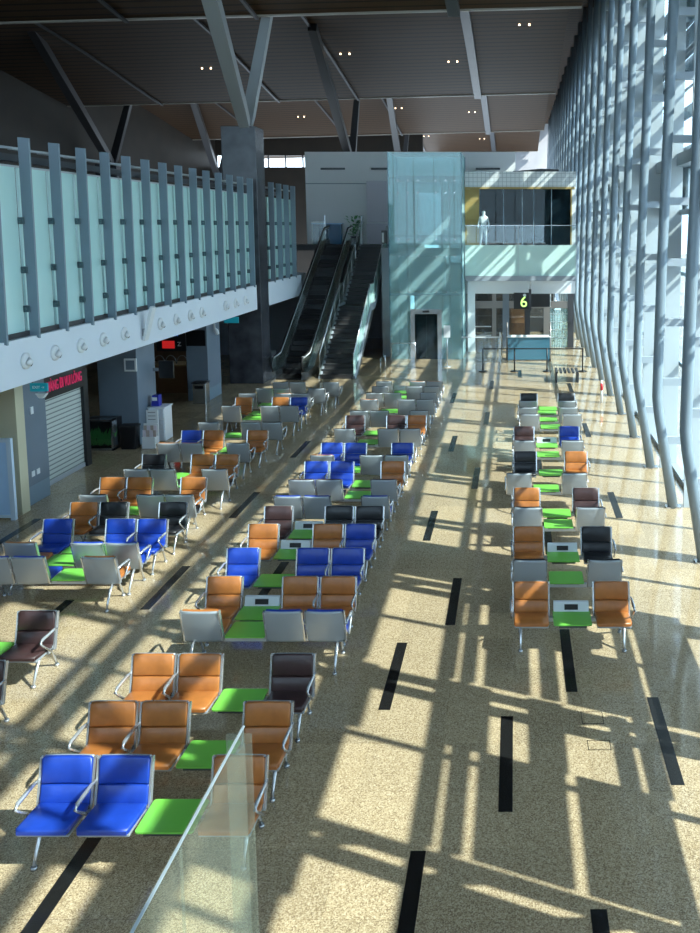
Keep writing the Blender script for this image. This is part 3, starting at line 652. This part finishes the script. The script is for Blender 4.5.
struct(box('wall_gate', (-5.7, 2.3, 49, 49.3, 0, 4.0), 'dark_wall')); struct(box('trim_37', (-2.6, 3.1, 47, 60, 3.4, 3.75), 'white_wall'))
t = thing('vending_machine', 'dark unit with warm lights standing behind the gate glass', 'machine', (.3, 46.5, 0))
box('body', (-.6, .3, 0, .6, 0, 2.0), 'brown_wall', t, .02); box('display', (-.5, .2, -.02, 0, .8, 1.8), 'wood', t)
bm = bmesh.new(); prism(bm, [(-2.3, 0), (-1.95, 0), (-1.95, 3.0), (-1.2, 3.5), (-2.3, 3.5)], 41.2, 41.45, 'y'); tag(obj('white_brace', bm, 'white'), 'white bracket-like wall fin beside the lift under the lounge', 'bracket')
dk = thing('gate_desk', 'teal glossy boarding gate desk beneath the gate six sign', 'desk', (.62, 38.3, 0))
box('front', (-.95, .95, 0, .06, .05, 1.08), 'desk_teal', dk, .01); box('top', (-1.0, 1.0, -.05, .5, 1.08, 1.13), 'white', dk, .01); box('side', (-.95, -.9, .06, .5, 0, 1.08), 'desk_teal', dk); box('side', (.9, .95, .06, .5, 0, 1.08), 'desk_teal', dk)
for x in (-.98, .98): 
    bm = bmesh.new(); tube(bm, [(x, .1, 0), (x, .1, 1.75)], .045, 8); obj('reader_post', bm, 'steel_brown', dk)
sg = thing('gate_sign', 'black hanging gate sign with a glowing green six', 'sign', (.78, 40.68, 2.15))
box('panel', (-.84, -.12, -.05, .05, 0, .78), 'sign_black', sg); box('panel', (-.0, .92, -.05, .05, .1, .72), 'sign_black', sg); box('mount', (-.12, 0, -.06, .06, -.1, .95), 'beam_grey', sg)
box('edge', (.90, .93, -.055, .05, .1, .72), 'white', sg)
m_ = link('numeral', text_mesh('6', .72, 'glow_green', .006), sg, (-.36, -.06, .32)); m_.rotation_euler = (PI / 2, 0, 0); m_['label'] = 'glowing green numeral six'
bm = bmesh.new(); tube(bm, [(0, 0, 0), (0, .006, 0)], .075, 12); o = obj('pictogram', bm, 'white', sg, loc=(-.32, -.062, .66))
box('hanger_rod', (-.09, -.03, -.03, .03, .9, 1.346), 'steel', sg)
sb = thing('queue_barrier', 'black belt barrier on four posts in front of the gate desk', 'barrier', (0, 35.4, 0))
for x in (-1.35, -.02, 1.35, 2.85):
    bm = bmesh.new(); tube(bm, [(x, 0, 0), (x, 0, 1.0)], .03, 8); tube(bm, [(x, 0, 0), (x, 0, .04)], .17, 14); obj('post', bm, 'plastic_black', sb)
box('belt', (-1.35, 2.85, -.015, .015, .95, 1.0), 'plastic_black', sb)
t = thing('glass_barrier', 'clear glass side screen with a pale rail left of the gate desk', 'barrier', (-2.3, 38.0, 0))
box('glass_panel', (0, 1.6, -.01, .01, 0, 1.1), 'glass_clear', t); box('rail', (-.1, 1.65, -.03, .03, 1.1, 1.15), 'white', t); box('post', (1.6, 1.65, -.03, .03, 0, 1.35), 'white', t)
t = thing('safety_post', 'red and white marker post by the feet of the facade posts', 'post', (3.0, 29.0, 0))
bm = bmesh.new(); tube(bm, [(0, 0, 0), (0, 0, .8)], .04, 8); obj('post', bm, 'white', t); bm = bmesh.new(); tube(bm, [(0, 0, .45), (0, 0, .7)], .05, 8); obj('band', bm, 'red', t)
for i, (x, y) in enumerate(((2.0, 33.0),)):
    pass
# low dark display tables in front of the gate (right)
t = thing('luggage_rack', 'dark slatted rack on the floor at the right before the gate', 'rack', (2.05, 33.3, 0))
for i in range(6): box('slat', (-.45 + i * .16, -.36 + i * .16, -.5, .5, .38, .44), 'beam_grey', t)
for x in (-.42, .42): box('leg', (x - .03, x + .03, -.45, .45, 0, .38), 'beam_grey', t)

# ------------------------------------------------------------------ benches
P = .57
def rounded(w_, h_, r_, n=4, r2=None):
    pts = []; r2 = r_ if r2 is None else r2
    for cx_, cy_, a0, rr in ((w_ / 2 - r_, h_ - r_, 0, r_), (-w_ / 2 + r_, h_ - r_, PI / 2, r_), (-w_ / 2 + r2, r2, PI, r2), (w_ / 2 - r2, r2, 1.5 * PI, r2)):
        for k in range(n + 1): a = a0 + k * PI / 2 / n; pts.append((cx_ + rr * math.cos(a), cy_ + rr * math.sin(a)))
    return pts
BT = math.atan2(.12, .44)          # backrest recline
def back_xf(me_or_bm, z0=.42):
    """outline built upright in xz at y=0 -> recline about the seat line, slight concave curve across x"""
    for v in me_or_bm.verts:
        x, y, z = v.co; y += -.25 * x * x + .012 * math.sin(z / .44 * PI) + .02
        v.co = Vector((x, y * math.cos(BT) + z * math.sin(BT), z * math.cos(BT) - y * math.sin(BT) + z0))
def grid_plate(bm, w_, z0, z1, y0, y1, nx=6, nz=4, r=.03, mi=0, round_top=True):
    """a padded plate w_ wide from z0 to z1, thickness y0..y1"""
    F = {}; 
    for s, yv_ in ((0, y0), (1, y1)):
        for i in range(nx + 1):
            for j in range(nz + 1):
                fx = 0 if i == 0 else 1 if i == nx else .035 if i == 1 else .965 if i == nx - 1 else .035 + .93 * (i - 1) / (nx - 2)
                fz = 0 if j == 0 else 1 if j == nz else (.07 + .86 * (j - 1) / (nz - 2))
                x = -w_ / 2 + w_ * fx; z = z0 + (z1 - z0) * fz; y = yv_
                if s == 0:
                    ed = min(i, nx - i, j, nz - j); y = yv_ if ed > 0 else yv_ + (y1 - y0) * .22
                if round_top and j == nz and i in (0, nx): x *= .93; z -= .02
                if j == 0 and i in (0, nx): x *= .97
                F[s, i, j] = bm.verts.new((x, y, z))
    for i in range(nx):
        for j in range(nz):
            for s in (0, 1):
                q = [F[s, i, j], F[s, i + 1, j], F[s, i + 1, j + 1], F[s, i, j + 1]]
                f = bm.faces.new(q if s == 0 else q[::-1]); f.material_index = mi; f.smooth = True
    for i in range(nx):
        for j, o_ in ((0, 0), (nz, 1)): bm.faces.new([F[0, i, j], F[1, i, j], F[1, i + 1, j], F[0, i + 1, j]]).material_index = mi
    for j in range(nz):
        for i in (0, nx): bm.faces.new([F[0, i, j], F[0, i, j + 1], F[1, i, j + 1], F[1, i, j]]).material_index = mi
def mk_back(col):
    bm = bmesh.new(); grid_plate(bm, .50, .0, .190, -.045, 0, round_top=False); grid_plate(bm, .50, .196, .455, -.05, 0); back_xf(bm)
    return mesh('backrest', bm, 'leather_' + col)
def mk_seat(col):
    bm = bmesh.new(); grid_plate(bm, .50, 0, .43, -.05, 0, nz=4)
    for v in bm.verts:
        x, y, z = v.co; d = z; v.co = Vector((x, -d - .01, .43 - y * .9 - .02 + .03 * (d / .43) - (.015 if d > .4 else 0)))
    return mesh('seat', bm, 'leather_' + col)
backs = {c: mk_back(c) for c in ('orange', 'blue', 'brown', 'black')}; seats = {c: mk_seat(c) for c in ('orange', 'blue', 'brown', 'black')}
bm = bmesh.new(); grid_plate(bm, .525, -.06, .458, .0, .022, nz=6); back_xf(bm); shellm = mesh('back_shell', bm, 'shell')
bm = bmesh.new()
for s in (-1, 1): bx(bm, s * .265 - .011, s * .265 + .011, -.02, .035, -.05, .45)
bx(bm, -.25, .25, -.055, -.02, -.03, .005); back_xf(bm); framem = mesh('back_frame', bm, 'arm_metal')
bm = bmesh.new(); bx(bm, -.245, .245, -.41, .0, .385, .41); panm = mesh('seat_pan', bm, 'shell', .008)
bm = bmesh.new(); prism(bm, rounded(P - .02, .47, .03), .425, .442, 'z'); 
for v in bm.verts: v.co.y -= .42
tablem = mesh('table_top', bm, 'green')
bm = bmesh.new(); bx(bm, -.20, .20, -.40, -.02, .39, .425); tbm = mesh('bracket', bm, 'beam_grey')
bm = bmesh.new(); prism(bm, [(.0, .442), (.10, .442), (.10, .575), (.04, .575)], -.26, .26, 'x'); sockm = mesh('socket_box', bm, 'box_white', .006)
bm = bmesh.new(); prism(bm, [(.003, .47), (.012, .47), (.030, .545), (.020, .545)], -.10, .10, 'x'); slotm = mesh('socket_panel', bm, 'plastic_black')
bm = bmesh.new(); tube(bm, [(0, .06, .64), (0, -.05, .655), (0, -.30, .645), (0, -.36, .62), (0, -.30, .56), (0, -.12, .40)], [.014, .02, .022, .018, .014, .016], 8)
armm = mesh('armrest', bm, 'arm_metal')
def mk_leg():
    bm = bmesh.new()
    tube(bm, [(0, -.06, .37), (0, -.20, .30), (0, -.30, .12), (0, -.34, .03)], [.03, .024, .018, .018], 8)
    tube(bm, [(0, -.06, .37), (0, .10, .30), (0, .20, .12), (0, .24, .03)], [.03, .024, .018, .018], 8)
    tube(bm, [(0, -.34, 0), (0, -.34, .03)], .03, 10); tube(bm, [(0, .24, 0), (0, .24, .03)], .03, 10)
    return mesh('leg', bm, 'arm_metal')
legm = mk_leg(); beams = {}
CN = {'O': 'orange', 'B': 'blue', 'D': 'brown', 'K': 'black'}
WORD = {'O': 'orange seat', 'B': 'blue seat', 'D': 'brown seat', 'K': 'black seat', 'T': 'green table', 'X': 'socket table'}
# per-seat unit templates, copied with obj.copy()
def bench(x0, yt, slots, face, pitch, label, group):
    n = len(slots); cx_ = x0 + n * pitch / 2
    yb = yt - .12 if face == 'N' else yt + .12
    t = thing('airport_bench', label, 'bench', (cx_, yb, 0), 0 if face == 'N' else PI, group)
    sl = slots if face == 'N' else slots[::-1]
    key = (n, pitch)
    if key not in beams:
        b_ = bmesh.new(); bx(b_, -n * pitch / 2 + .05, n * pitch / 2 - .05, -.10, -.03, .335, .395); beams[key] = mesh('beam', b_, 'alu', .008)
    link('beam', beams[key], t)
    for i, c in enumerate(sl):
        x = -n * pitch / 2 + (i + .5) * pitch
        if c in CN:
            b = link('backrest', backs[CN[c]], t, (x, 0, 0)); b['label'] = CN[c] + ' padded backrest'
            link('back_shell', shellm, b); link('back_frame', framem, b)
            s = link('seat', seats[CN[c]], t, (x, 0, 0)); s['label'] = CN[c] + ' seat cushion'; link('seat_pan', panm, s)
            if i == 0 or sl[i - 1] in CN: link('armrest', armm, t, (x - pitch / 2 + .005, 0, 0))
            if i == n - 1: link('armrest', armm, t, (x + pitch / 2 - .005, 0, 0))
        else:
            tt = link('table_top', tablem, t, (x, 0, 0)); link('bracket', tbm, tt)
            if c == 'X':
                so = link('socket_box', sockm, t, (x, 0, 0)); link('socket_panel', slotm, so)
    for x in (-n * pitch / 2 + .14, n * pitch / 2 - .14): link('leg', legm, t, (x, 0, 0))
    return t
def describe(slots, face, where):
    parts = []; i = 0
    num = {1: 'one', 2: 'two', 3: 'three'}
    if face == 'N':
        names = [WORD[c] for c in slots]; out = []
        for nme in names:
            if out and out[-1][0] == nme: out[-1][1] += 1
            else: out.append([nme, 1])
        return ', '.join((nme if k == 1 else num[k] + ' ' + nme + 's') for nme, k in out) + ' bench, ' + where
    return 'grey-backed bench of %d seats facing away, %s' % (len([c for c in slots if c in CN]), where)
blocks = {
 'centre': (-4.73, .57, [('N', 7.93, 'BBTO'), ('N', 8.90, 'OOTO'), ('N', 9.96, 'OOTD'), ('S', 11.14, 'OTBB'), ('N', 12.29, 'OXOO'), ('N', 13.43, 'BTBB'), ('N', 14.56, 'OXOB'),
    ('N', 15.53, 'DXKK'), ('S', 16.12, 'BBTB'), ('S', 17.21, 'DDTD'), ('N', 18.60, 'BBTO'), ('S', 19.11, 'OTKK'), ('N', 20.24, 'BBTB'), ('S', 21.67, 'KTKK'), ('N', 23.26, 'DTDO'),
    ('S', 23.84, 'KKTK'), ('S', 25.45, 'OTKK'), ('S', 26.46, 'KKTK'), ('S', 27.56, 'KTKK'), ('S', 28.46, 'KTOO')]),
 'left': (-8.62, .565, [('N', 9.79, 'OOTD'), ('N', 11.14, 'BBTD'), ('S', 13.05, 'BBTO'), ('S', 13.66, 'OTBB'), ('N', 14.82, 'BTBB'), ('N', 15.76, 'OKTK'), ('S', 16.2, 'KTKK'), ('N', 17.38, 'OOTO'),
    ('S', 17.97, 'KKTK'), ('N', 19.19, 'KTOO'), ('S', 20.2, 'OOTK'), ('N', 21.51, 'BOTO'), ('S', 22.4, 'KTKK'), ('S', 24.51, 'KTKK'), ('N', 25.76, 'OTOB'), ('S', 26.38, 'KTOK'), ('S', 27.21, 'KKTK'), ('S', 28.31, 'KKTK')]),
 'right': (-.06, .593, [('N', 12.11, 'OXO'), ('S', 12.93, 'KTK'), ('N', 14.43, 'OXK'), ('S', 15.45, 'KTK'), ('N', 16.66, 'OTD'), ('S', 17.67, 'KTK'), ('N', 19.45, 'KTO'), ('S', 20.45, 'KTK'),
    ('N', 21.95, 'DXB'), ('S', 23.4, 'KTK'), ('S', 24.31, 'KTK'), ('S', 25.23, 'KTK'), ('N', 26.42, 'KTK')])}
XO = {('centre', 0): 0, ('centre', 3): .12, ('centre', 4): .08, ('left', 0): .2, ('left', 1): .10, ('left', 4): .12, ('left', 5): .12, ('left', 3): .08, ('left', 6): .05, ('left', 7): -.1, ('left', 8): .12, ('left', 10): -.1, ('left', 12): .1, ('left', 15): -.1, ('left', 16): .2, ('left', 17): .42,
      ('right', 5): -.15, ('right', 9): .18, ('right', 10): .14, ('right', 11): .15, ('right', 12): .2}
for bn, (x0, p_, rows) in blocks.items():
    for i, (fc, yt, sl) in enumerate(rows):
        where = '%s row of the %s block' % (ordn[i + 1], bn)
        bench(x0 + XO.get((bn, i), 0), yt, sl, fc, p_, describe(sl, fc, where), 'benches in the %s seating block' % bn)

# ------------------------------------------------------------------ glass balustrade in the lower left foreground, on the viewer's gallery
struct(box('trim_38', (-6, XG - .6, -7, .9, 4.1, 4.4), 'white_wall'))
gb = thing('glass_balustrade', 'clear glass gallery balustrade in the lower left foreground', 'balustrade', (-.72, 0, 3.6))
box('glass_panel', (-.008, .008, .95, 1.68, 0, 1.18), 'glass_gallery', gb)
box('glass_panel', (-.008, .008, 1.70, 2.10, 0, 1.18), 'glass_gallery', gb)
box('glass_return', (-.045, .02, 2.11, 2.122, 0, 1.16), 'glass_gallery', gb)
box('top_edge', (-.003, .003, .95, 2.12, 1.18, 1.183), 'fin_grey', gb)
struct(box('trim_39', (-.9, -.66, -.2, 2.14, 3.3, 3.6), 'white_wall'))
